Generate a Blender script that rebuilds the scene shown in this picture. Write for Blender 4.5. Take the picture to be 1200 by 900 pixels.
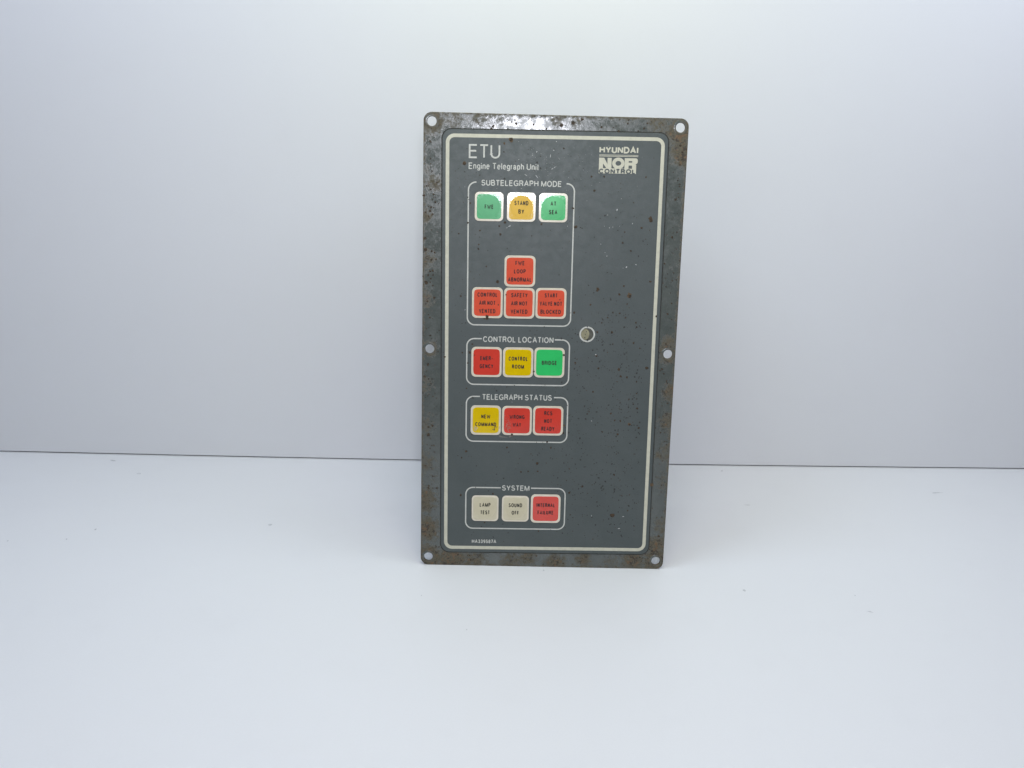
import bpy, bmesh, math, random
from mathutils import Matrix, Vector
random.seed(7)
S = 0.001                                   # the plan is in millimetres
scene = bpy.context.scene
for o in list(bpy.data.objects): bpy.data.objects.remove(o)

# ------------------------------------------------------------------ camera
cam_d = bpy.data.cameras.new("camera"); cam = bpy.data.objects.new("camera", cam_d)
scene.collection.objects.link(cam); scene.camera = cam
right = Vector((0.99964070, -0.00667599, 0.02595960))
down = Vector((0.02232978, -0.32832603, -0.94430048))
fwd = Vector((0.01482735, 0.94454087, -0.32805899))
mw = Matrix.Identity(4)
for i in range(3):
    mw[i][0] = right[i]; mw[i][1] = -down[i]; mw[i][2] = -fwd[i]
mw.translation = Vector((-31.67174, -545.80005, 316.92994)) * S
cam.matrix_world = mw
cam_d.sensor_fit = 'HORIZONTAL'; cam_d.sensor_width = 36; cam_d.lens = 1100 / 1200 * 36
cam_d.clip_start = 0.01; cam_d.clip_end = 50
cam_d.dof.use_dof = False

# ------------------------------------------------------------------ light
world = bpy.data.worlds.new("World"); scene.world = world; world.use_nodes = True
bg = world.node_tree.nodes["Background"]
bg.inputs[0].default_value = (0.80, 0.87, 1.0, 1); bg.inputs[1].default_value = 0.015

def area(name, loc, target, sx, sy, power, col, spread=180):
    l = bpy.data.lights.new(name, 'AREA'); l.shape = 'RECTANGLE'; l.size = sx; l.size_y = sy
    l.energy = power; l.color = col; l.spread = math.radians(spread)
    o = bpy.data.objects.new(name, l); scene.collection.objects.link(o)
    o.location = loc
    o.rotation_euler = (Vector(target) - Vector(loc)).to_track_quat('-Z', 'Y').to_euler()
    return o
area("studio_lamp", (0.002, -0.90, 0.436), (0, 0.04, 0.2), 0.090, 0.138, 2.5, (0.955, 0.965, 1.06))
area("left_softbox", (-0.35, -0.80, 0.50), (0.05, 0.1, 0.1), 0.30, 0.30, 0.35, (1.05, 1.0, 0.80))
area("overhead_fill", (-0.35, -0.10, 0.75), (-0.105, 0.05, 0.05), 0.30, 0.30, 1.30, (0.83, 0.99, 1.26))  # these three unseen fills are added, fitted to the backdrop's tones
area("overhead_fill", (0.40, -0.05, 0.55), (0.12, 0.05, 0.05), 0.30, 0.30, 0.72, (0.90, 1.0, 1.17))
area("overhead_fill", (0.0, -0.05, 0.55), (0.0, 0.05, 0.05), 0.30, 0.30, 0.66, (0.97, 1.05, 0.71))
area("overhead_softbox", (0.0, -0.35, 1.00), (0.0, 0.05, 0.05), 0.30, 0.30, 1.80, (1.05, 0.93, 1.04))

scene.view_settings.view_transform = 'Standard'; scene.view_settings.look = 'None'
scene.view_settings.exposure = 0.0; scene.view_settings.gamma = 1.0
scene.render.engine = 'CYCLES'

# ------------------------------------------------------------------ materials
class NT:
    def __init__(self, name):
        self.m = bpy.data.materials.new(name); self.m.use_nodes = True
        self.t = self.m.node_tree; self.b = self.t.nodes["Principled BSDF"]
        self.co = self.t.nodes.new("ShaderNodeTexCoord").outputs["Object"]
    def n(self, typ, **kw):
        x = self.t.nodes.new(typ)
        for k, v in kw.items(): setattr(x, k, v)
        return x
    def put(self, sock, v):
        if hasattr(v, "is_linked") or isinstance(v, bpy.types.NodeSocket): self.t.links.new(v, sock)
        elif v is not None: sock.default_value = v
    def math(self, op, a, b=None, c=None, clamp=False):
        x = self.n("ShaderNodeMath", operation=op); x.use_clamp = clamp
        self.put(x.inputs[0], a); self.put(x.inputs[1], b); self.put(x.inputs[2], c)
        return x.outputs[0]
    def ramp(self, v, lo, hi, a=0.0, b=1.0, smooth=True):
        x = self.n("ShaderNodeMapRange"); x.interpolation_type = 'SMOOTHSTEP' if smooth else 'LINEAR'
        self.put(x.inputs[0], v)
        for k, q in zip((1, 2, 3, 4), (lo, hi, a, b)): x.inputs[k].default_value = q
        return x.outputs[0]
    def noise(self, scale, detail=4, rough=.55, vec=None, w=0):
        x = self.n("ShaderNodeTexNoise"); x.noise_dimensions = '3D'
        mp = self.n("ShaderNodeMapping"); mp.inputs[1].default_value = (w, w * .7, w * 1.3)
        self.put(mp.inputs[0], vec if vec else self.co); self.put(x.inputs["Vector"], mp.outputs[0])
        x.inputs["Scale"].default_value = scale; x.inputs["Detail"].default_value = detail
        x.inputs["Roughness"].default_value = rough
        return x.outputs[0]
    def voro(self, scale, rand=1.0, w=0):
        x = self.n("ShaderNodeTexVoronoi")
        mp = self.n("ShaderNodeMapping"); mp.inputs[1].default_value = (w, w * .7, 0)
        self.put(mp.inputs[0], self.co); self.put(x.inputs["Vector"], mp.outputs[0])
        x.inputs["Scale"].default_value = scale; x.inputs["Randomness"].default_value = rand
        return x.outputs
    def mix(self, f, a, b):
        x = self.n("ShaderNodeMix", data_type='RGBA')
        self.put(x.inputs[0], f); self.put(x.inputs[6], a); self.put(x.inputs[7], b)
        return x.outputs[2]
    def bump(self, h, strength, dist=0.0002, prev=None):
        x = self.n("ShaderNodeBump"); x.inputs["Strength"].default_value = strength
        x.inputs["Distance"].default_value = dist; self.put(x.inputs["Height"], h)
        if prev is not None: self.put(x.inputs["Normal"], prev)
        return x.outputs[0]
    def fin(self, col=None, rough=None, normal=None, metal=None, spec=None):
        for k, v in (("Base Color", col), ("Roughness", rough), ("Normal", normal), ("Metallic", metal), ("Specular IOR Level", spec)):
            if v is not None: self.put(self.b.inputs[k], v)
        return self.m
def rgb(r, g, b): return (r, g, b, 1.0)

# painted steel back plate with grime, pits and rust at edges and holes
HOLES = [(-75, 282.6), (75, 282.6), (-75, 5.6), (75, 5.6), (-75.2, 144), (75.2, 144)]
def plate_material():
    t = NT("painted_rusty_steel")
    sep = t.n("ShaderNodeSeparateXYZ"); t.put(sep.inputs[0], t.co)
    x, y = sep.outputs[0], sep.outputs[1]
    base_n = t.noise(70, 6, .6); fine = t.noise(900, 3, .6, w=.3); mid = t.noise(380, 6, .72, w=.7)
    mask = None
    # soft grime clouds (x, y, radius in mm, weight)
    clouds = [(-75, 282.6, 15, .75), (-62, 284, 14, .5), (75, 280, 15, .95), (78, 268, 14, .95), (62, 285, 14, .6), (45, 287, 12, .35), (72, 283, 9, .5),
              (-75, 5.6, 15, .95), (-60, 3, 20, .85), (-45, 2, 16, .75), (-20, 3, 16, .65), (-10, 6, 11, .7), (8, 2, 14, .75), (27, 6, 10, .8),
              (45, 3, 11, .5), (60, 6, 13, .85), (75, 5.6, 14, 1.0), (75, 16, 14, .8), (79, 30, 12, .6), (75.2, 144, 10.5, .95), (75.2, 150, 11, .7), (79, 120, 11, .8), (79, 100, 13, .7),
              (79, 80, 12, .6), (78, 60, 12, .5), (73, 78, 5, .7), (80, 200, 12, .3), (80, 228, 9, .35), (-75.2, 144, 9, .8), (-79, 175, 12, .6), (-79, 200, 13, .6), (-79, 226, 9, .7), (-73, 246, 10, .65),
              (-78, 252, 12, .4), (-79, 122, 12, .5), (-79, 95, 15, .5), (-79, 70, 14, .6), (-79, 45, 16, .8), (-77, 25, 15, .9), (-45, 286, 12, .55), (-34, 285, 10, .35),
              (0, 285, 7, .55), (12, 284, 7, .5), (-72, 60, 9, .3)]
    for cx, cy, r, wgt in clouds:
        d = t.n("ShaderNodeVectorMath", operation='DISTANCE')
        t.put(d.inputs[0], t.co); d.inputs[1].default_value = (cx * S, cy * S, 0)
        m = t.ramp(d.outputs["Value"], r * S, r * .15 * S, 0, wgt)
        mask = m if mask is None else t.math('MAXIMUM', mask, m)
    ex = t.ramp(t.math('ABSOLUTE', x), .0765, .080, 0, .62)
    ey = t.ramp(t.math('ABSOLUTE', t.math('SUBTRACT', y, .144)), .1405, .144, 0, .62)
    mask = t.math('MAXIMUM', mask, t.math('MAXIMUM', ex, ey))
    v = t.math('ADD', mask, t.math('MULTIPLY', t.math('SUBTRACT', mid, .5), 1.9))
    grime = t.ramp(v, .22, .80)
    v2 = t.math('ADD', mask, t.math('MULTIPLY', t.math('SUBTRACT', t.noise(330, 5, .7, w=2.1), .5), 3.0))
    rust = t.ramp(v2, .85, 1.2)
    v3 = t.math('ADD', t.math('MULTIPLY', mask, .7), t.math('MULTIPLY', t.math('SUBTRACT', t.noise(420, 3, .6, w=4.1), .5), 3.2))
    dark = t.ramp(v3, .72, .95)
    paint = t.mix(t.ramp(base_n, .3, .7), rgb(.086, .100, .094), rgb(.106, .119, .111))
    paint = t.mix(t.ramp(fine, .35, .75, 0, .35), paint, rgb(.075, .082, .078))
    olive = t.mix(t.ramp(fine, .3, .7), rgb(.056, .048, .028), rgb(.115, .096, .056))
    col = t.mix(t.math('MULTIPLY', grime, .92), paint, olive)
    rc = t.mix(t.noise(500, 3, .6, w=5), rgb(.065, .033, .014), rgb(.23, .13, .055))
    col = t.mix(t.math('MULTIPLY', rust, .8), col, rc)
    col = t.mix(t.math('MULTIPLY', dark, .85), col, rgb(.030, .022, .014))
    # random pits through the paint
    vo = t.voro(230); pit = t.math('MULTIPLY', t.ramp(vo["Distance"], .20, .10), t.ramp(t.noise(60, 3, .6, w=9), .52, .62))
    col = t.mix(t.math('MULTIPLY', pit, .85), col, rgb(.035, .025, .015))
    rough = t.math('ADD', t.ramp(t.noise(210, 5, .7, w=8.5), .42, .62, .13, .27), t.math('MULTIPLY', t.math('MAXIMUM', grime, pit), .40))
    h = t.math('ADD', t.math('MULTIPLY', t.noise(480, 4, .6, w=1), 1.0), t.math('MULTIPLY', t.math('ADD', grime, pit), -.5))
    nb = t.bump(h, .22, .00016)
    nb = t.bump(base_n, .12, .0004, nb)
    return t.fin(col, rough, nb, None, .6)

def overlay_material():
    t = NT("grey_membrane_print")
    a = t.noise(35, 4, .6); f = t.noise(1500, 2, .5, w=1); g = t.noise(230, 5, .7, w=3)
    col = t.mix(t.ramp(a, .3, .7), rgb(.068, .085, .084), rgb(.081, .098, .097))
    col = t.mix(t.ramp(f, .3, .7, 0, .35), col, rgb(.064, .074, .072))
    col = t.mix(t.ramp(g, .62, .78, 0, .25), col, rgb(.15, .165, .16))
    vo = t.voro(330, w=2); pit = t.math('MULTIPLY', t.ramp(vo["Distance"], .16, .07), t.ramp(t.noise(45, 3, .6, w=6), .53, .60))
    col = t.mix(t.math('MULTIPLY', pit, .75), col, rgb(.04, .032, .02))
    nb = t.bump(t.noise(1900, 2, .5), .22, .00006); nb = t.bump(t.noise(14, 2, .5, w=4), .5, .0010, nb)
    return t.fin(col, t.ramp(g, .3, .8, .40, .52), nb, None, .45)

def ink(name, c, rough=.4, var=.12, wear=None):
    t = NT(name); n = t.noise(300, 5, .65, w=hash(name) % 7 if False else len(name))
    d = tuple(q * (1 - var) for q in c[:3]) + (1,)
    col = t.mix(t.ramp(n, .35, .7), c, d)
    if wear: col = t.mix(t.ramp(t.noise(420, 5, .75, w=3.3), wear, wear + .06, 0, .8), col, rgb(.13, .135, .12))
    return t.fin(col, rough, t.bump(t.noise(900, 2, .5), .12, .00006), None, .5)

def gloss_key(name, c, var=.08, dull=0.0):
    t = NT(name); n = t.noise(110, 4, .6, w=len(name)); s = t.noise(700, 4, .7, w=2)
    d = tuple(q * (1 - var) for q in c[:3]) + (1,)
    col = t.mix(t.ramp(n, .3, .7), c, d)
    col = t.mix(t.ramp(s, .66, .75, 0, .35), col, rgb(.25, .2, .12))
    nb = t.bump(t.noise(1500, 3, .6), .18, .00004); nb = t.bump(t.noise(90, 2, .5, w=1), .06, .0003, nb)
    return t.fin(col, t.ramp(s, .3, .8, .05 + dull, .10 + dull), nb, None, .55 if not dull else .35)

def rust_material():
    t = NT("rust_pit"); n = t.noise(1100, 4, .7)
    return t.fin(t.mix(t.ramp(n, .35, .65), rgb(.020, .016, .011), rgb(.075, .048, .024)), .75, t.bump(n, .5, .0002))
def simple(name, c, rough=.5, metal=0, spec=.5, nscale=0, var=.1, bump=0):
    t = NT(name)
    if nscale:
        n = t.noise(nscale, 4, .6); d = tuple(q * (1 - var) for q in c[:3]) + (1,)
        return t.fin(t.mix(t.ramp(n, .3, .7), c, d), rough, t.bump(n, bump, .0003) if bump else None, metal, spec)
    return t.fin(c, rough, None, metal, spec)

M = dict(
    plate=plate_material(), overlay=overlay_material(),
    line=ink("cream_border_ink", rgb(.60, .59, .47), .45, .10, .70),
    text=ink("pale_lettering_ink", rgb(.58, .59, .54), .45, .12, .74),
    pad=ink("cream_key_surround", rgb(.74, .68, .55), .13, .08, .76),
    green=gloss_key("green_key_face", rgb(.042, .57, .15)), tgreen=gloss_key("light_green_key_face", rgb(.11, .54, .21)), tgreen_dome=gloss_key("light_green_dome", rgb(.11, .54, .21), .08, .3), paleg=gloss_key("faded_green_key_face", rgb(.14, .48, .235)),  # top-row greens and amber carry the lamp's haze in their base colour
    yellow=gloss_key("yellow_key_face", rgb(.76, .53, .004)), amber=gloss_key("amber_key_face", rgb(.80, .50, .07)),
    coral=gloss_key("coral_red_key_face", rgb(.76, .110, .060)), red=gloss_key("red_key_face", rgb(.68, .060, .040)),
    paleg_dome=gloss_key("faded_green_dome", rgb(.14, .48, .235), .08, .42), amber_dome=gloss_key("amber_dome", rgb(.80, .50, .07), .08, .42),
    green_dome=gloss_key("green_dome", rgb(.045, .50, .135), .08, .3), beige_dome=gloss_key("beige_dome", rgb(.63, .58, .41), .08, .42),
    beige=gloss_key("beige_key_face", rgb(.63, .58, .41)),
    legend=simple("legend_ink", rgb(.015, .005, .005), .55), legendk=simple("black_legend_ink", rgb(.016, .018, .012), .55),
    rust=rust_material(),
    brown=simple("brown_rust_bloom", rgb(.13, .085, .045), .8, nscale=900, var=.4, bump=.4),
    nick_glint=simple("bare_nick_glint", rgb(.42, .44, .43), .25, 0, .8),
    smear=simple("worn_pale_smear", rgb(.19, .19, .165), .5, nscale=800, var=.3),
    groove_shade=simple("dirty_groove_shade", rgb(.050, .052, .046), .8, nscale=500, var=.5),
    steel=simple("worn_hole_rim", rgb(.30, .31, .29), .35, .5, .5, nscale=600, var=.55, bump=.3),
    box=simple("grey_sheet_metal", rgb(.25, .27, .28), .45, .3, .5, nscale=60),
    well=simple("window_well", rgb(.15, .155, .12), .5, nscale=300, var=.2), lens=simple("amber_window_lens", rgb(.36, .34, .22), .25, nscale=250, var=.25),
)

# ------------------------------------------------------------------ helpers
def link(name, me, mat, parent=None, loc=None, rotz=0):
    o = bpy.data.objects.new(name, me); scene.collection.objects.link(o)
    if mat and not me.materials: me.materials.append(mat)
    if parent: o.parent = parent
    if loc: o.location = loc
    o.rotation_euler = (0, 0, rotz)
    return o
def rrect(x0, y0, x1, y1, r, n=10):
    """outline, counter-clockwise, mm"""
    pts = []
    for cx, cy, a in ((x1 - r, y1 - r, 0), (x0 + r, y1 - r, 90), (x0 + r, y0 + r, 180), (x1 - r, y0 + r, 270)):
        for k in range(n + 1):
            t = math.radians(a + 90 * k / n); pts.append((cx + r * math.cos(t), cy + r * math.sin(t)))
    return pts
def circle(cx, cy, r, n=40): return [(cx + r * math.cos(2 * math.pi * k / n), cy + r * math.sin(2 * math.pi * k / n)) for k in range(n)]
def slab(name, outlines, z0, z1, bevel, mat, parent, loc=(0, 0, 0), rotz=0):
    """filled 2D curve (first outline, the others are holes) given real thickness and a rounded edge"""
    cu = bpy.data.curves.new(name, 'CURVE'); cu.dimensions = '2D'; cu.fill_mode = 'BOTH'
    for pts in outlines:
        sp = cu.splines.new('POLY'); sp.points.add(len(pts) - 1); sp.use_cyclic_u = True
        for p, q in zip(sp.points, pts): p.co = (q[0] * S, q[1] * S, 0, 1)
    cu.bevel_depth = bevel * S; cu.bevel_resolution = 2; cu.offset = -bevel * S
    cu.extrude = max((z1 - z0) / 2 - bevel, 0.0005) * S
    tmp = bpy.data.objects.new("tmp", cu); scene.collection.objects.link(tmp)
    me = bpy.data.meshes.new_from_object(tmp.evaluated_get(bpy.context.evaluated_depsgraph_get()))
    bpy.data.objects.remove(tmp); bpy.data.curves.remove(cu)
    me.name = name; me.transform(Matrix.Translation((0, 0, (z0 + z1) / 2 * S)))
    me.materials.clear()
    return link(name, me, mat, parent, loc, rotz)
def ring_line(name, outer, inner, z, mat, parent, rotz=0, loc=(0, 0, 0)):
    me = bpy.data.meshes.new(name); n = len(outer)
    v = [(p[0] * S, p[1] * S, z * S) for p in outer + inner]
    me.from_pydata(v, [], [(i, (i + 1) % n, n + (i + 1) % n, n + i) for i in range(n)])
    return link(name, me, mat, parent, loc, rotz)

class Ink:
    """flat printed strokes of constant width, each a hair above the last so that none are coplanar"""
    def __init__(self, z, zf=None): self.v = []; self.f = []; self.z = z; self.k = 0; self.zf = zf
    def stroke(self, pts, w, closed=False):
        P = [Vector(p[:2]) for p in pts]; n = len(P); b = len(self.v); z = self.z + (self.k % 6) * .012; self.k += 1
        for i in range(n):
            a = P[i - 1] if (i > 0 or closed) else None; c = P[(i + 1) % n] if (i < n - 1 or closed) else None
            d1 = (P[i] - a).normalized() if a is not None else None; d2 = (c - P[i]).normalized() if c is not None else None
            if d1 is None: d1 = d2
            if d2 is None: d2 = d1
            nn = Vector((-(d1 + d2).y, (d1 + d2).x))
            nn = nn.normalized() if nn.length > 1e-4 else Vector((-d1.y, d1.x))
            m = min(1 / max(abs(nn.dot(Vector((-d1.y, d1.x)))), .35), 2.2)
            for s in (1, -1):
                q = P[i] + nn * (s * w / 2 * m)
                zz = z + (self.zf(q.x, q.y) if self.zf else 0)
                self.v.append((q.x * S, q.y * S, zz * S))
        for i in range(n if closed else n - 1):
            j = (i + 1) % n; self.f.append((b + 2 * i, b + 2 * i + 1, b + 2 * j + 1, b + 2 * j))
    def poly(self, pts, dz=0):
        b = len(self.v); z = self.z + dz
        for p in pts: self.v.append((p[0] * S, p[1] * S, z * S))
        self.f.append(tuple(range(b, b + len(pts))))
    def text(self, s, x, y, width, h, w, gap=.11):
        """s with cap height h, from x to x+width, on baseline y, stroke width w"""
        tot = 0; sc = h
        for ch in s: tot += (GL[ch][0] + gap) if ch != ' ' else .30
        tot -= gap
        # natural width in cap heights -> squeeze or widen to the measured width
        kx = (width) / tot
        cx = x
        for ch in s:
            if ch == ' ': cx += .30 * kx; continue
            gw, strokes = GL[ch]
            for st in strokes:
                closed = st[0] == 'c'; pts = st[1:] if closed else st
                q = [(cx + w / 2 + p[0] / max(gw, .01) * max(gw * kx - w, 0.0), y + w / 2 + p[1] * (h - w)) for p in pts]
                self.stroke(q, w, closed)
            cx += (gw + gap) * kx
    def build(self, name, mat, parent, loc=(0, 0, 0), rotz=0):
        me = bpy.data.meshes.new(name); me.from_pydata(self.v, [], self.f)
        return link(name, me, mat, parent, loc, rotz)

def arc(cx, cy, rx, ry, a0, a1, n=10):
    return [(cx + rx * math.cos(math.radians(a0 + (a1 - a0) * k / n)), cy + ry * math.sin(math.radians(a0 + (a1 - a0) * k / n))) for k in range(n + 1)]
def S_(w):  # letter S
    return arc(w / 2, .745, w * .44, .255, 25, 180, 8) + arc(w / 2, .745, w * .44, .245, 200, 262, 4) + arc(w / 2, .265, w * .5, .26, 82, 0, 6) + arc(w / 2, .265, w * .5, .265, -20, -165, 9)
GL = {
 'A': (.72, [[(0, 0), (.36, 1), (.72, 0)], [(.13, .33), (.59, .33)]]),
 'B': (.62, [[(0, 0), (0, 1), (.36, 1)] + arc(.36, .77, .22, .23, 90, -90, 8) + [(.02, .54)], [(.04, .54), (.38, .54)] + arc(.38, .27, .24, .27, 90, -90, 8) + [(.02, 0)]]),
 'C': (.70, [arc(.37, .5, .37, .5, 38, 322, 20)]),
 'D': (.68, [['c', (0, 0), (0, 1), (.30, 1)] + arc(.30, .5, .38, .5, 85, -85, 12) + [(.30, 0)]]),
 'E': (.58, [[(.58, 1), (0, 1), (0, 0), (.58, 0)], [(.03, .53), (.53, .53)]]),
 'F': (.54, [[(.54, 1), (0, 1), (0, 0)], [(.03, .48), (.48, .48)]]),
 'G': (.74, [arc(.38, .5, .38, .5, 42, 345, 20), [(.42, .46), (.74, .46), (.74, .02)]]),
 'H': (.66, [[(0, 0), (0, 1)], [(.66, 0), (.66, 1)], [(.02, .53), (.64, .53)]]),
 'I': (.20, [[(.10, 0), (.10, 1)]]),
 'J': (.5, [[(.5, 1), (.5, .28)] + arc(.25, .28, .25, .28, 0, -180, 10)]),
 'K': (.64, [[(0, 0), (0, 1)], [(.60, 1), (.02, .36)], [(.22, .58), (.64, 0)]]),
 'L': (.52, [[(0, 1), (0, 0), (.52, 0)]]),
 'M': (.80, [[(0, 0), (0, 1)], [(0, 1), (.40, .03), (.80, 1)], [(.80, 1), (.80, 0)]]),
 'N': (.66, [[(0, 0), (0, 1)], [(0, 1), (.66, 0)], [(.66, 0), (.66, 1)]]),
 'O': (.76, [['c'] + arc(.38, .5, .38, .5, 0, 345, 23)]),
 'P': (.60, [[(0, 0), (0, 1), (.34, 1)] + arc(.34, .73, .26, .27, 90, -90, 8) + [(.02, .46)]]),
 'R': (.64, [[(0, 0), (0, 1), (.36, 1)] + arc(.36, .75, .25, .25, 90, -90, 8) + [(.02, .50)], [(.34, .49), (.52, .40), (.60, .08), (.64, 0)]]),
 'S': (.62, [S_(.62)]),
 'T': (.62, [[(0, 1), (.62, 1)], [(.31, .97), (.31, 0)]]),
 'U': (.64, [[(0, 1), (0, .32)] + arc(.32, .32, .32, .32, 180, 360, 12) + [(.64, 1)]]),
 'V': (.66, [[(0, 1), (.33, 0), (.66, 1)]]),
 'W': (1.04, [[(0, 1), (.25, 0), (.52, .78), (.79, 0), (1.04, 1)]]),
 'X': (.64, [[(0, 0), (.64, 1)], [(0, 1), (.64, 0)]]),
 'Y': (.66, [[(0, 1), (.33, .44), (.66, 1)], [(.33, .46), (.33, 0)]]),
 '-': (.46, [[(0, .42), (.46, .42)]]), '.': (.04, [[(0, 0), (.04, 0.02)]]),
 '3': (.54, [arc(.26, .76, .24, .24, 165, -75, 10) + arc(.27, .27, .27, .27, 75, -165, 12)]),
 '9': (.54, [['c'] + arc(.27, .69, .27, .31, 0, 340, 16), [(.54, .66)] + arc(.22, .5, .32, .5, 0, -115, 9)]),
 '5': (.54, [[(.50, 1), (.10, 1), (.04, .50)] + arc(.27, .32, .27, .32, 130, -160, 14)]),
 '8': (.54, [['c'] + arc(.27, .76, .23, .24, 0, 340, 14), ['c'] + arc(.27, .27, .27, .27, 0, 340, 14)]),
 '7': (.52, [[(0, 1), (.52, 1), (.18, 0)]]),
 'n': (.46, [[(0, 0), (0, .70)], [(.01, .45)] + arc(.23, .48, .23, .22, 170, 0, 8) + [(.46, 0)]]),
 'h': (.46, [[(0, 0), (0, 1)], [(.01, .45)] + arc(.23, .48, .23, .22, 170, 0, 8) + [(.46, 0)]]),
 'r': (.26, [[(0, 0), (0, .70)], [(.01, .42), (.06, .60), (.16, .69), (.26, .69)]]),
 'i': (.14, [[(.07, 0), (.07, .70)], [(.07, .88), (.07, 1)]]),
 'l': (.14, [[(.07, 0), (.07, 1)]]),
 't': (.28, [[(.12, .92), (.12, .10), (.16, .01), (.28, .01)], [(0, .68), (.28, .68)]]),
 'e': (.50, [[(.02, .37), (.49, .37)] + arc(.25, .35, .25, .35, 5, 315, 16)]),
 'g': (.48, [['c'] + arc(.24, .37, .24, .33, 0, 340, 14), [(.48, .70), (.48, -.06)] + arc(.25, -.06, .23, .20, 0, -165, 8)]),
 'p': (.48, [['c'] + arc(.25, .35, .23, .35, 0, 340, 14), [(0, .70), (0, -.28)]]),
 'a': (.48, [[(.04, .52)] + arc(.22, .52, .19, .18, 160, 0, 8) + [(.41, .10), (.48, .01)], ['c'] + arc(.21, .20, .20, .19, 0, 340, 12)]),
}

# ------------------------------------------------------------------ the setting
def white_board(name, kind):
    t = NT(name)
    a = t.noise(2.2, 3, .5); b = t.noise(900, 3, .6, w=3); c = t.noise(24, 5, .6, w=5)
    base, alt = ((.80, .815, .83), (.785, .80, .82)) if kind == 'table' else ((.76, .775, .795), (.745, .765, .79))
    col = t.mix(t.ramp(a, .3, .7), rgb(*base), rgb(*alt))
    col = t.mix(t.ramp(c, .5, .75, 0, .12), col, rgb(.70, .71, .73))
    col = t.mix(t.ramp(b, .4, .7, 0, .10), col, rgb(.70, .71, .72))
    return t.fin(col, .42 if kind == 'table' else .6, t.bump(b, .06, .0001), None, .35)
table_mat = white_board("white_laminate", 'table'); wall_mat = white_board("white_backdrop_board", 'wall')
SEAM = [(-440.2, 168.3), (-384.3, 168.1), (-300, 167.7), (-216, 167.6), (-120, 167.9), (-18.7, 168.6), (50, 169.2), (116.5, 170.1), (215, 172.1), (314.5, 174.5), (414.2, 176.9)]
seam = [(-1100, 172.0), (-750, 170.2)] + SEAM + [(800, 186), (1100, 193)]
def wall_mesh():
    bm = bmesh.new(); th = 12; rows = []
    for z in (1.0, 160, 420, 1300):
        fr = [bm.verts.new((x * S, y * S, z * S)) for x, y in seam]; bk = [bm.verts.new((x * S, (y + th) * S, z * S)) for x, y in seam]
        rows.append((fr, bk))
    n = len(seam)
    for k in range(3):
        for i in range(n - 1):
            bm.faces.new((rows[k][0][i], rows[k][0][i + 1], rows[k + 1][0][i + 1], rows[k + 1][0][i]))
            bm.faces.new((rows[k][1][i + 1], rows[k][1][i], rows[k + 1][1][i], rows[k + 1][1][i + 1]))
    for i in range(n - 1):
        bm.faces.new((rows[3][0][i], rows[3][0][i + 1], rows[3][1][i + 1], rows[3][1][i]))
        bm.faces.new((rows[0][0][i + 1], rows[0][0][i], rows[0][1][i], rows[0][1][i + 1]))
    me = bpy.data.meshes.new("backdrop_wall"); bm.to_mesh(me); bm.free(); return me
wall = link("backdrop_wall", wall_mesh(), wall_mat); wall['kind'] = 'structure'
wall['label'] = 'white backdrop board standing behind the grey control panel'
for p in wall.data.polygons: p.use_smooth = False
bm = bmesh.new()
bmesh.ops.create_cube(bm, size=1, matrix=Matrix.Translation((0, -.35, -.0125)) @ Matrix.Diagonal((2.4, 1.3, .025, 1)))
bmesh.ops.bevel(bm, geom=list(bm.edges), offset=.002, segments=2, affect='EDGES')
me = bpy.data.meshes.new("tabletop"); bm.to_mesh(me); bm.free()
table = link("tabletop", me, table_mat); table['kind'] = 'structure'; table['label'] = 'white table surface under the grey control panel'
# dark strip painted in for the shade of the gap between table and board
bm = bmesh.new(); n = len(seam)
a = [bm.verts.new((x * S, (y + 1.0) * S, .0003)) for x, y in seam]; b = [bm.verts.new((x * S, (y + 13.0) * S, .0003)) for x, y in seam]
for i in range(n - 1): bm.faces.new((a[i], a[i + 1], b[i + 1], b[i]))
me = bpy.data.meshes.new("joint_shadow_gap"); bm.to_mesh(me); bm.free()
gap = link("joint_shade", me, simple("joint_shade", rgb(.22, .23, .24), .8, nscale=40, var=.5), table)

def blob_mesh(items, z, lift=.0):
    """irregular little flakes: (x, y, rx, ry, angle)"""
    v = []; f = []
    for x, y, rx, ry, ang in items:
        n = 9; b = len(v); ca, sa = math.cos(ang), math.sin(ang)
        v.append((x * S, y * S, (z + lift) * S))
        for k in range(n):
            t = 2 * math.pi * k / n; rr = random.uniform(.62, 1.15); px, py = rx * rr * math.cos(t), ry * rr * math.sin(t)
            v.append(((x + px * ca - py * sa) * S, (y + px * sa + py * ca) * S, z * S))
        for k in range(n): f.append((b, b + 1 + k, b + 1 + (k + 1) % n))
    me = bpy.data.meshes.new("flakes"); me.from_pydata(v, [], f); return me
# ------------------------------------------------------------------ the panel
LEAN = math.radians(8)
panel = bpy.data.objects.new("control_panel", None); scene.collection.objects.link(panel)
panel.empty_display_size = .05
panel.rotation_euler = (math.radians(90) - LEAN, 0, 0); panel.location = (0, 0, 0)
panel['label'] = 'grey rusty engine telegraph panel with red, yellow and green keys standing on white table'
panel['category'] = 'control panel'
A = .0065                                    # the printed sheet sits slightly askew on the plate
def ov(z=0):                                 # location/rotation of things laid out in sheet coordinates
    c = Vector((0, 144)); return ((c.x + 144 * math.sin(A)) * S, (c.y - 144 * math.cos(A)) * S, z * S)
OV = dict(loc=ov(), rotz=A)
WX, WY, WR = 23.6 + A * 11.8, 155.6 - A * 23.6, 3.9      # round window in sheet coordinates

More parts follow.
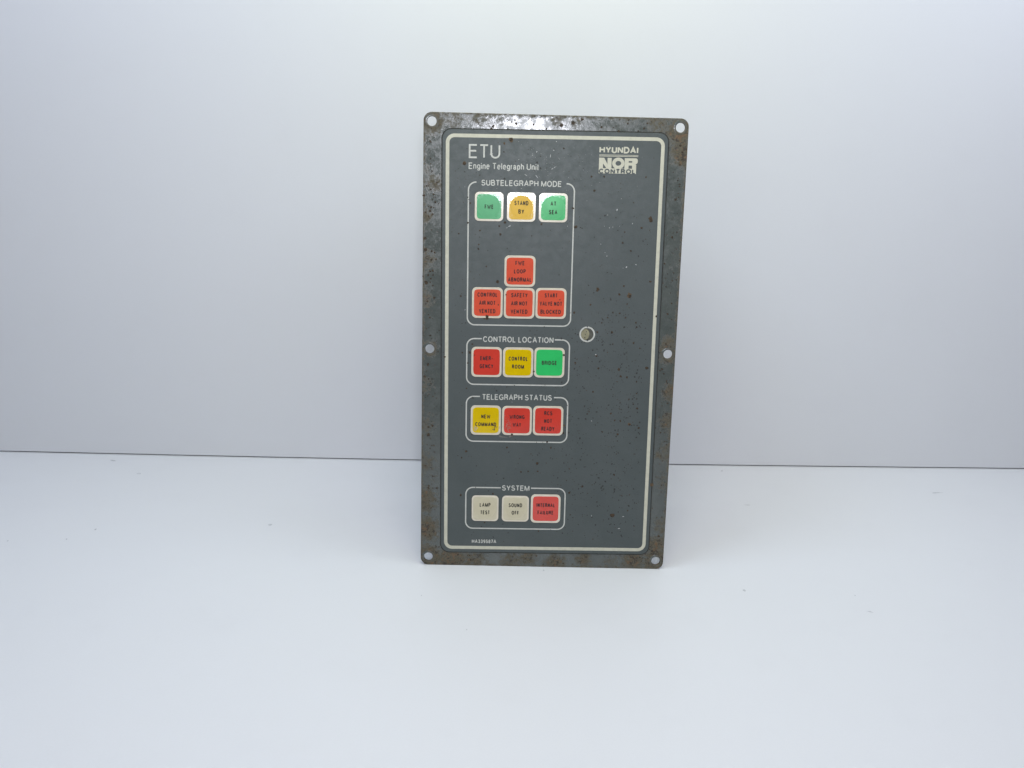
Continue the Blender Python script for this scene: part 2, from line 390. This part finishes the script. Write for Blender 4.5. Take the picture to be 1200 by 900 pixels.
# plate: local z 0 is its front face
plate = slab("back_plate", [rrect(-80, 0, 80, 288, 5)] + [circle(x, y, 2.85) for x, y in HOLES] + [circle(23.6, 155.6, 4.2)], -2.0, 0.0, .35, M['plate'], panel)
ov_o = slab("front_overlay", [rrect(-67.6, 10.0, 68.8, 278.6, 5.5), circle(WX, WY, WR)], 0.02, .5, .10, M['overlay'], panel, **OV)
ring_line("dirty_groove_shade", rrect(-68.3, 9.3, 69.5, 279.3, 6.1), rrect(-67.5, 10.1, 68.7, 278.5, 5.4), .02, M['groove_shade'], panel, A, OV['loc'])  # dark strip painted in for the groove's shade and dirt round the overlay
ZO = .5
ring_line("border_line", rrect(-65.6, 12.0, 66.8, 276.1, 5.2), rrect(-63.45, 14.15, 64.65, 273.95, 3.1), ZO + .03, M['line'], panel, A, OV['loc'])
# hole rims (worn raised collars), one per hole
for hx, hy in HOLES:
    prof = [(2.9, .02), (3.05, .10), (3.7, .13), (4.2, .06), (4.35, .01)]; v = []; f = []; n = 36
    for k in range(n):
        t = 2 * math.pi * k / n; wob = random.uniform(-.12, .12)
        for r, z in prof: v.append(((r + wob * (r > 3.5)) * math.cos(t) * S, (r + wob * (r > 3.5)) * math.sin(t) * S, z * S))
    m = len(prof)
    for k in range(n):
        for j in range(m - 1): f.append((k * m + j, k * m + j + 1, ((k + 1) % n) * m + j + 1, ((k + 1) % n) * m + j))
    me = bpy.data.meshes.new("hole_rim"); me.from_pydata(v, [], f); link("hole_rim", me, M['plate'], panel, (hx * S, hy * S, 0))
# rear housing and window well
slab("rear_housing", [rrect(-62, 14, 62, 270, 3)], -101.5, -2.05, .8, M['box'], panel)
slab("window_well", [circle(23.6, 155.6, 4.15)], -1.9, -1.2, .02, M['well'], panel)
slab("window_lens", [[(22.3 + 2.75 * math.cos(k * .1745), 155.5 + 3.65 * math.sin(k * .1745)) for k in range(36)]], -1.15, .1, .3, M['lens'], panel)
i = Ink(ZO + .03); i.stroke(circle(WX, WY, 4.45, 48), .98, True); i.build("window_ring", M['text'], panel, **OV)

# headings and section frames
def heading(name, items, mat='text'):
    i = Ink(ZO + .03)
    for a in items: i.text(*a)
    return i.build(name, M[mat], panel, **OV)
heading("title_lettering", [("ETU", -51.7, 261.8, 19.0, 8.3, 1.0)])
heading("subtitle_lettering", [("Engine Telegraph Unit", -51.7, 255.4, 42.6, 3.85, .54, .10)])
heading("section_heading", [("SUBTELEGRAPH MODE", -43.9, 245.7, 48.9, 3.5, .58)])
heading("section_heading", [("CONTROL LOCATION", -41.7, 149.5, 44.3, 3.7, .60)])
heading("section_heading", [("TELEGRAPH STATUS", -41.8, 112.4, 44.3, 3.7, .60)])
heading("section_heading", [("SYSTEM", -28.2, 52.3, 17.8, 3.65, .60)])
heading("part_number", [("HA339587A", -47.4, 16.2, 16.0, 2.5, .52, .12)])
def section(x0, y0, x1, y1, g0, g1):
    r = 4.6; i = Ink(ZO + .03)
    pts = [(g0, y1)] + arc(x0 + r, y1 - r, r, r, 90, 180, 8) + arc(x0 + r, y0 + r, r, r, 180, 270, 8) + arc(x1 - r, y0 + r, r, r, 270, 360, 8) + arc(x1 - r, y1 - r, r, r, 0, 90, 8) + [(g1, y1)]
    i.stroke(pts, .80); i.build("section_frame", M['text'], panel, **OV)
section(-51.7, 160.3, 12.9, 247.7, -46.9, 8.0)
section(-51.8, 122.3, 12.8, 151.6, -42.5, 3.4)
section(-51.8, 85.1, 12.8, 114.5, -43.2, 3.9)
section(-51.6, 26.4, 12.9, 54.2, -29.0, -9.4)

# maker's logo
i = Ink(ZO + .03)
i.text("HYUNDAI", 27.3, 266.3, 23.6, 3.9, .88, .07)
i.stroke([(27.3, 265.25), (51.0, 265.25)], .30); i.stroke([(27.3, 264.55), (51.0, 264.55)], .36)
X = lambda px: 27.3 + (px - 195) * .0342; Y = lambda py: 263.6 - (py - 360) * .0338
P = lambda *q: [(X(a), Y(b)) for a, b in q]
i.poly(P((195, 362), (195, 548), (268, 548), (268, 362)))                                   # N
i.poly(P((268, 362), (268, 450), (345, 548), (345, 470), (285, 362)), .012)
i.poly(P((268, 362), (345, 470), (345, 548), (330, 548), (268, 460)), .024)
i.poly(P((345, 362), (345, 548), (418, 548), (418, 362)), .036)
o_out = arc(538, 455, 116, 97, 0, 345, 23); i2 = [((a[0] - 538) * .0342 + X(538), -(a[1] - 455) * .0338 + Y(455)) for a in arc(538, 455, 80, 72, 0, 345, 23)]
i.stroke(i2, 2.0, True)                                                                     # O
i.poly(P((650, 362), (650, 548), (722, 548), (722, 362)))                                   # R
i.poly(P((722, 362), (722, 412), (840, 412), (882, 400), (874, 372), (850, 362)), .012)
i.poly(P((722, 438), (722, 490), (800, 490), (800, 438)), .024)
i.poly(P((784, 405), (784, 635), (858, 635), (858, 480), (845, 465), (870, 455), (882, 430), (882, 400)), .036)
i.poly(P((195, 545), (195, 635), (800, 635), (800, 545)), .05)
i.build("maker_logo", M['line'], panel, **OV)
i = Ink(ZO + .12); i.text("CONTROL", X(196), Y(640), X(850) - X(196), 2.95, .78, .10); i.build("logo_lettering", M['overlay'], panel, **OV)

# keys
def key(cx, cy, size, col, lines, lh=2.65, dome=False, legend='legend', label=None, sp=5.1):
    t = size / 2
    pad = slab("key", [rrect(-t, -t, t, t, 2.8 if size > 18 else 2.6, 8)], 0, .28, .10, M['pad'], panel)
    c, s_ = math.cos(A), math.sin(A); base = Vector(OV['loc'])
    pad.location = (base.x + (cx * c - cy * s_) * S, base.y + (cx * s_ + cy * c) * S, (ZO + .005) * S); pad.rotation_euler = (0, 0, A)
    if label: pad['label'] = label
    ins = 1.35 if size > 18 or dome == 'top' else 1.0
    u = t - ins; R = 7.1; z0 = .36; hD = .30
    def zf(x, y):
        r2 = (x * x + y * y) / (R * R)
        return hD * (1 - r2) if dome and r2 < 1 else 0.0
    N = 64; prof = []
    v = [(0, 0, (z0 + (hD if dome else 0)) * S)]; f = []; rings = []
    radii = [.15, .3, .45, .6, .75, .88, 1.0]
    def outline(k):
        a = 2 * math.pi * k / N; dx, dy = math.cos(a), math.sin(a)
        # point of the rounded square on this ray (superellipse of high power)
        p = 9.0; q = u / ((abs(dx) ** p + abs(dy) ** p) ** (1 / p)); return (dx * q, dy * q)
    for rr in radii:
        rings.append([(rr * R * math.cos(2 * math.pi * k / N), rr * R * math.sin(2 * math.pi * k / N)) for k in range(N)])
    ou = [outline(k) for k in range(N)]
    for sft in (.25, .9): rings.append([((1 - sft) * rings[6][k][0] + sft * ou[k][0], (1 - sft) * rings[6][k][1] + sft * ou[k][1]) for k in range(N)])
    rings.append(ou)
    for q, ring in enumerate(rings):
        for (x, y) in ring: v.append((x * S, y * S, (z0 + (zf(x, y) if q < 7 else 0)) * S))
    for (x, y) in ou: v.append((x * 1.012 * S, y * 1.012 * S, .27 * S))
    for k in range(N): f.append((0, 1 + k, 1 + (k + 1) % N))
    for q in range(len(rings)):
        for k in range(N):
            a_ = 1 + q * N + k; b_ = 1 + q * N + (k + 1) % N; f.append((a_, a_ + N, b_ + N, b_))
    me = bpy.data.meshes.new("key_face"); me.from_pydata(v, [], f); me.polygons.foreach_set("use_smooth", [True] * len(f))
    for pl in me.polygons:
        if pl.index >= N * 7: pl.use_smooth = False
    if dome:
        me.materials.append(M[col]); me.materials.append(M[col + '_dome'])
        for pl in me.polygons:
            if pl.index < N * 7: pl.material_index = 1
    link("key_face", me, M[col], pad)
    i = Ink(z0 + .03, zf); n = len(lines)
    for k, (txt, w) in enumerate(lines):
        i.text(txt, -w / 2, ((n - 1) / 2 - k) * sp - lh / 2 + (-.1), w, lh, .50, .15)
    i.build("legend", M[legend], pad)
    return pad
cL, cM, cR = -39.3, -19.4, .33
key(-39.0, 233.2, 17.5, 'paleg', [("FWE", 5.4)], dome='top', legend='legendk', label='pale green key reading FWE')
key(-19.3, 233.2, 17.5, 'amber', [("STAND", 8.6), ("BY", 3.6)], dome='top', legend='legendk', label='amber key reading STAND BY')
key(.25, 233.2, 17.5, 'tgreen', [("AT", 3.6), ("SEA", 5.2)], dome='top', legend='legendk', label='green key reading AT SEA')
key(cM, 194.2, 19.2, 'coral', [("FWE", 5.7), ("LOOP", 7.2), ("ABNORMAL", 14.6)], label='red key reading FWE LOOP ABNORMAL')
key(cL, 174.3, 19.2, 'coral', [("CONTROL", 12.4), ("AIR NOT", 10.2), ("VENTED", 10.2)], label='red key reading CONTROL AIR NOT VENTED')
key(cM, 174.3, 19.2, 'coral', [("SAFETY", 10.2), ("AIR NOT", 10.2), ("VENTED", 10.4)], label='red key reading SAFETY AIR NOT VENTED')
key(cR, 174.5, 19.2, 'coral', [("START", 8.0), ("VALVE NOT", 14.0), ("BLOCKED", 12.8)], label='red key reading START VALVE NOT BLOCKED')
key(cL, 136.8, 19.2, 'red', [("EMER-", 8.0), ("GENCY", 8.6)], label='red key reading EMERGENCY')
key(cM, 136.8, 19.2, 'yellow', [("CONTROL", 12.0), ("ROOM", 7.6)], label='yellow key reading CONTROL ROOM')
key(cR, 137.0, 19.2, 'green', [("BRIDGE", 9.6)], legend='legendk', label='green key reading BRIDGE')
key(cL, 99.1, 19.3, 'yellow', [("NEW", 5.8), ("COMMAND", 13.4)], label='yellow key reading NEW COMMAND')
key(cM, 99.1, 19.1, 'red', [("WRONG", 9.6), ("WAY", 5.4)], label='red key reading WRONG WAY')
key(.5, 99.3, 19.3, 'red', [("RCS", 5.2), ("NOT", 5.0), ("READY", 8.4)], label='red key reading RCS NOT READY')
key(-39.0, 40.2, 17.4, 'beige', [("LAMP", 7.0), ("TEST", 6.2)], dome='low', legend='legendk', label='beige key reading LAMP TEST')
key(-19.3, 40.2, 17.5, 'beige', [("SOUND", 8.8), ("OFF", 4.8)], dome='low', legend='legendk', label='beige key reading SOUND OFF')
key(.4, 40.5, 19.3, 'red', [("INTERNAL", 12.0), ("FAILURE", 10.4)], label='red key reading INTERNAL FAILURE')
for o in list(panel.children):
    if o.name.startswith("key"):
        for g in o.children: pass

# rust pits at the places the photograph shows them (pixels of the 1200 x 900 photo carried onto the plate's own plane)
Rm = [list(right), list(down), list(fwd)]
C = Vector((-31.67174, -545.80005, 316.92994)); ux = Vector((1, 0, 0)); uv = Vector((0, math.sin(LEAN), math.cos(LEAN))); un = Vector((0, -math.cos(LEAN), math.sin(LEAN)))
def on_plate(px, py):
    d = right * ((px - 600) / 1100) + down * ((py - 450) / 1100) + fwd
    s = -C.dot(un) / d.dot(un); p = C + d * s; return (p.dot(ux), p.dot(uv))
pits = [(599,163.5,2.2),(544.2,191.7,1.6),(590.5,178,1),(674.5,265.8,1.9),(762,256,2.4),(762.5,259,1.8),(751.7,267,1.2),(787.7,278,1.3),(729.5,284.5,1.3),(739,294,1),(732,272,1),(700.7,338.5,2.0),(699.6,340.5,1.3),
 (725.8,345,1.5),(731,335,1.2),(738,347,1.9),(761.8,330,1.3),(672.7,366,1.3),(692,357,1.2),(778.7,309,1.1),(782.5,368,1.4),(769,370.5,1.2),(591.7,260.7,1.4),(585,265,1.2),(586.5,274.5,1.5),(537.7,273.7,1.1),
 (634.5,262.5,1.4),(561,286.5,1),(560.7,291.7,1),(570,312,.9),(583,330,1.6),(570.7,371.2,2.4),(567.5,372.5,1.4),(540,346.7,1.1),(509,349,1.3),(499.5,330.7,2),(507,317,1.4),(504,318,1.2),(495.7,324,1.2),(500.7,353,1.3),
 (698.5,416.5,1.7),(725.2,432.7,1.7),(727,440.8,1.6),(734.5,442,1.2),(701.2,431.5,1.1),(757.8,431.2,1.9),(745.8,447,1.1),(694.8,459,1.1),(742.3,401.8,1.4),(716.8,389.5,1.5),(749.5,408,1.1),(674,425,1.1),
 (745.8,460.8,1),(736.8,467.8,1.1),(746.5,478.3,1.4),(742,473.5,1.1),(715.8,484.3,1.1),(720.3,492.3,1.2),(727,493.3,1.1),(748.3,501.3,1.5),(737.5,497.5,1.1),(723.5,508.8,1.5),(705.7,505.8,1.1),(660,506.8,1.4),
 (777.7,438,1.2),(774,507,1),(688,485,1),(553.5,403,1.2),(550.5,413,1.6),(541.8,413,1.1),(548.2,425,1.1),(599.7,508.7,1.6),(641,517.7,1.3),(521.3,418,1.2),(546.7,455,1.1),(507,499,1.5),(501.8,509.5,2),
 (497.7,441,1.4),(589.5,492,1.2),(625.5,435,1.3),(660.5,415.8,1.5),(629.3,542.7,1.7),(610.5,552.8,1.2),(618.8,552,1),(630,552,1),(540,579.8,1.3),(507,558,1),(511.8,571.8,1.3),(577.8,578.3,1.3),(567.8,612,1),
 (630.8,622,1),(667,577,1.5),(719.5,556,1.5),(667,549,1),(717.7,603.8,3.0),(682.5,569.5,1.3),(668,603,1),(694.8,631.5,1),(735.5,598,1.1),(772,628.5,1.6),(763.8,567,1.5),(762,602,1.1),(594,524,1.4),(645.5,524.5,1.4),
 (546.5,528.5,1.5),(551,238,1),(548.5,261,1.2),(562.5,270,1),(671.5,244,1.4),(693,207,1.1),(708,207,1.1),(660.5,174,1),(696.5,223.5,1.3),(757,207.5,1),(605,145,1.5),(578,148,1.6),(600,143,1.1),(625,146,1.3),
 (640,151,1),(672,144,2.2),(682,140,1.6),(658,147,2),(576,151,1.5),(725,154,1.6),(748,153.5,1),(505,243,1.4),(504,247,1.5),(507,251,1.1),(510,237,1.2),(497,229,1.6),(505,222,1),(512,214,1),(498.5,292.5,2.3),
 (498,279,1.6),(656,357.5,1.1),(592,321,1.1),(591,352,1),(541,536,1),(700,389,1.2),(745,378,1),(746,383,1.2),(735,356,1),(718,366,1),(726,367,1.1),(733,372,1.2),(705,378,.9),(712,372,.9)]
it = []
for px, py, r in pits:
    x, y = on_plate(px, py); it.append((x, y, r * .60, r * .60 * random.uniform(.75, 1.15), random.uniform(0, 3)))
inner = [p for p in it if -66.5 < p[0] < 67 and 11 < p[1] < 277.5]; outer = [p for p in it if p not in inner]
# tiny specks nobody could count
soft = []
for k in range(1150):
    if random.random() < .62:
        x = random.gauss(42, 20); y = 20 + 150 * random.random() ** .8
    else: x = random.uniform(-60, 60); y = random.uniform(20, 270)
    if not (-60 < x < 62) or (x > 22 and y > 248): continue
    inside_key = x < 12 and any(abs(y - cy) < 12 for cy in (233, 194, 174, 137, 99, 40))
    if inside_key and random.random() < .8: continue
    r = random.uniform(.14, .42) * random.uniform(.6, 1.1); q = (x, y, r, r * random.uniform(.6, 1.3), random.uniform(0, 3))
    (inner if k % 3 == 0 else soft).append(q if k % 3 == 0 else (x, y, r * 1.6, q[3] * 1.6, q[4]))
for k in range(420):
    sd = random.random(); a_ = random.uniform(3, 285)
    if sd < .5: x, y = -80 + random.triangular(1, 11.5, 4), a_
    elif sd < .8: x, y = 80 - random.triangular(1, 10.5, 4), a_
    else: x, y = random.uniform(-70, 70), random.choice((random.uniform(1, 8), random.uniform(281, 287)))
    if any((x - hx) ** 2 + (y - hy) ** 2 < 20 for hx, hy in HOLES): continue
    r = random.uniform(.15, .8) * random.uniform(.4, 1); outer.append((x, y, r, r * random.uniform(.6, 1.5), random.uniform(0, 3)))
o = link("rust_pits", blob_mesh(inner, ZO + .20 - .10, .06), M['rust'], panel); o['kind'] = 'stuff'
o = link("grey_specks", blob_mesh(soft, ZO + .075, .01), simple('grey_speck', rgb(.040, .044, .038), .6, nscale=1500, var=.4), panel); o['kind'] = 'stuff'
o = link("rust_pits", blob_mesh(outer, .10, .06), M['rust'], panel); o['kind'] = 'stuff'
onkey = [(x, y, r * .46, r * .5, 0) for (x, y), r in [(on_plate(px, py), r) for px, py, r in [(570.7,371.2,2.8),(599.7,508.7,1.7),(660.5,415.8,1.6),(625.5,435,1.4),(656,351,1),(593,345,1.0),(584,357,1),(578,498,1.0),(553,509,.9),(556,416,.9)]]]
o = link("rust_pits", blob_mesh(onkey, ZO + .46, .05), M['rust'], panel); o['kind'] = 'stuff'
# orange-brown blooms round a few pits
bl = [(*on_plate(px, py), r * .5, r * .55, a_) for px, py, r, a_ in [(737.5,346,3.2,.6),(763.5,568,2.6,.3),(762.5,257.5,2.6,1.4),(599,164,2.8,.2),(591,168,1.5,0),(661,498.5,1.6,1),(737.5,497,2,1),(544,191.5,2.6,0),(570.5,372,3.1,0)]]
o = link("rust_bloom", blob_mesh(bl, ZO + .06, .01), M['brown'], panel); o['kind'] = 'stuff'
# bare nicks and scratches, their glints painted as pale flecks
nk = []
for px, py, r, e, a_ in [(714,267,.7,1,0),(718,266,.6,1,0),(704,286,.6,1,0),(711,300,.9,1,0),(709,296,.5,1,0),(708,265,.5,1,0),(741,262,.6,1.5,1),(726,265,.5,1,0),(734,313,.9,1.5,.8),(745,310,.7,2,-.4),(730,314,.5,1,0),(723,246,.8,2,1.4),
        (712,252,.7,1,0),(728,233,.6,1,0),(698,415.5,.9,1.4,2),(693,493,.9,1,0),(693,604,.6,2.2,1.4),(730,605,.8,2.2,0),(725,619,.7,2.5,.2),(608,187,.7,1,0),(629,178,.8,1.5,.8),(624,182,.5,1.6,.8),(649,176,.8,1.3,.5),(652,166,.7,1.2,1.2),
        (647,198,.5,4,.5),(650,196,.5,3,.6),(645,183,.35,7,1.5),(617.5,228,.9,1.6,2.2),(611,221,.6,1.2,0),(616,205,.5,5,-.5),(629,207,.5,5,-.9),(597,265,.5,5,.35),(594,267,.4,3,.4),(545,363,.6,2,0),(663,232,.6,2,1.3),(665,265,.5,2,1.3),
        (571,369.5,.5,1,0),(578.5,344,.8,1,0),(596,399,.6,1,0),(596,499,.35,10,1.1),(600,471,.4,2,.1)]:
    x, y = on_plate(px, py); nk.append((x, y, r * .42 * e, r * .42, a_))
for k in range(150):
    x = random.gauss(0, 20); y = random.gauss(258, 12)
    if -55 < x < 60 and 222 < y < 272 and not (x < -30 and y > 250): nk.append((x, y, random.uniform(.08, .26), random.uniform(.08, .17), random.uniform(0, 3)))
o = link("nicks_and_glints", blob_mesh(nk, ZO + .14, .03), M['nick_glint'], panel); o['kind'] = 'stuff'
sm = [(*on_plate(px, py), rx * .5, ry * .5, a_) for px, py, rx, ry, a_ in [(590,512,7,.8,-.1),(598,511,3,1,.7),(584,509,4,.7,-.4)]]
o = link("worn_smears", blob_mesh(sm, ZO + .05, .01), M['smear'], panel); o['kind'] = 'stuff'
def scatter(cx, cy, sx, sy, n, r0, r1, ang=0.0):
    out = []
    for k in range(n):
        u, w = random.gauss(0, sx), random.gauss(0, sy)
        x, y = on_plate(cx + u * math.cos(ang) - w * math.sin(ang), cy + u * math.sin(ang) + w * math.cos(ang))
        r = random.uniform(r0, r1); out.append((x, y, r, r * random.uniform(.5, 1.1), random.uniform(0, 3)))
    return out
sm = scatter(580, 501, 2.2, 1.0, 20, .15, .45, -.55)
o = link("grime_smears", blob_mesh(sm, ZO + .41, .005), simple("dark_grime", rgb(.24, .17, .02), .5, nscale=900, var=.6), panel); o['kind'] = 'stuff'
sm = scatter(557.5, 502, 1.3, 1.5, 26, .2, .6)
o = link("worn_smears", blob_mesh(sm, ZO + .415, .005), simple("pale_wear", rgb(.66, .52, .22), .4, nscale=700, var=.3), panel); o['kind'] = 'stuff'
sm = scatter(594.5, 500, 1.1, 2.2, 26, .2, .55, -.2) + scatter(597, 496, .5, 6, 40, .1, .3, -.2) + scatter(593.5, 491, .6, 4, 24, .1, .35, -.3)
o = link("worn_smears", blob_mesh(sm, ZO + .41, .005), simple("reddish_wear", rgb(.50, .16, .11), .4, nscale=700, var=.3), panel); o['kind'] = 'stuff'

# small marks on the white table and board
def on_table(px, py):
    d = right * ((px - 600) / 1100) + down * ((py - 450) / 1100) + fwd; s = -C.z / d.z; p = C + d * s; return p.x, p.y
mk = [(*on_table(px, py), rx * .5, ry * .5, a_) for px, py, rx, ry, a_ in [(133,540,7,2.2,-.3),(112,620.5,1.6,2.6,0),(78,632,1.3,2.2,0),(9,634,1,2,0),(1099,577.5,11,1.3,0),(1095,578,5,1,.1),(876,592,5,1.2,0),(872,692,2.4,3.0,0),
      (1019,717,5,1,-.4),(637,668.5,1.3,2.4,0),(494,698,1,2,0),(1002,698,1,1.6,0),(547,738,.8,1.4,0),(846,552,2,2,0),(317,615,3,3,0),(163,555,4,3,0)]]
o = link("scuff_marks", blob_mesh(mk, .15, .0), simple("grey_scuff", rgb(.69, .71, .73), .6, nscale=300, var=.3), table); o['kind'] = 'stuff'
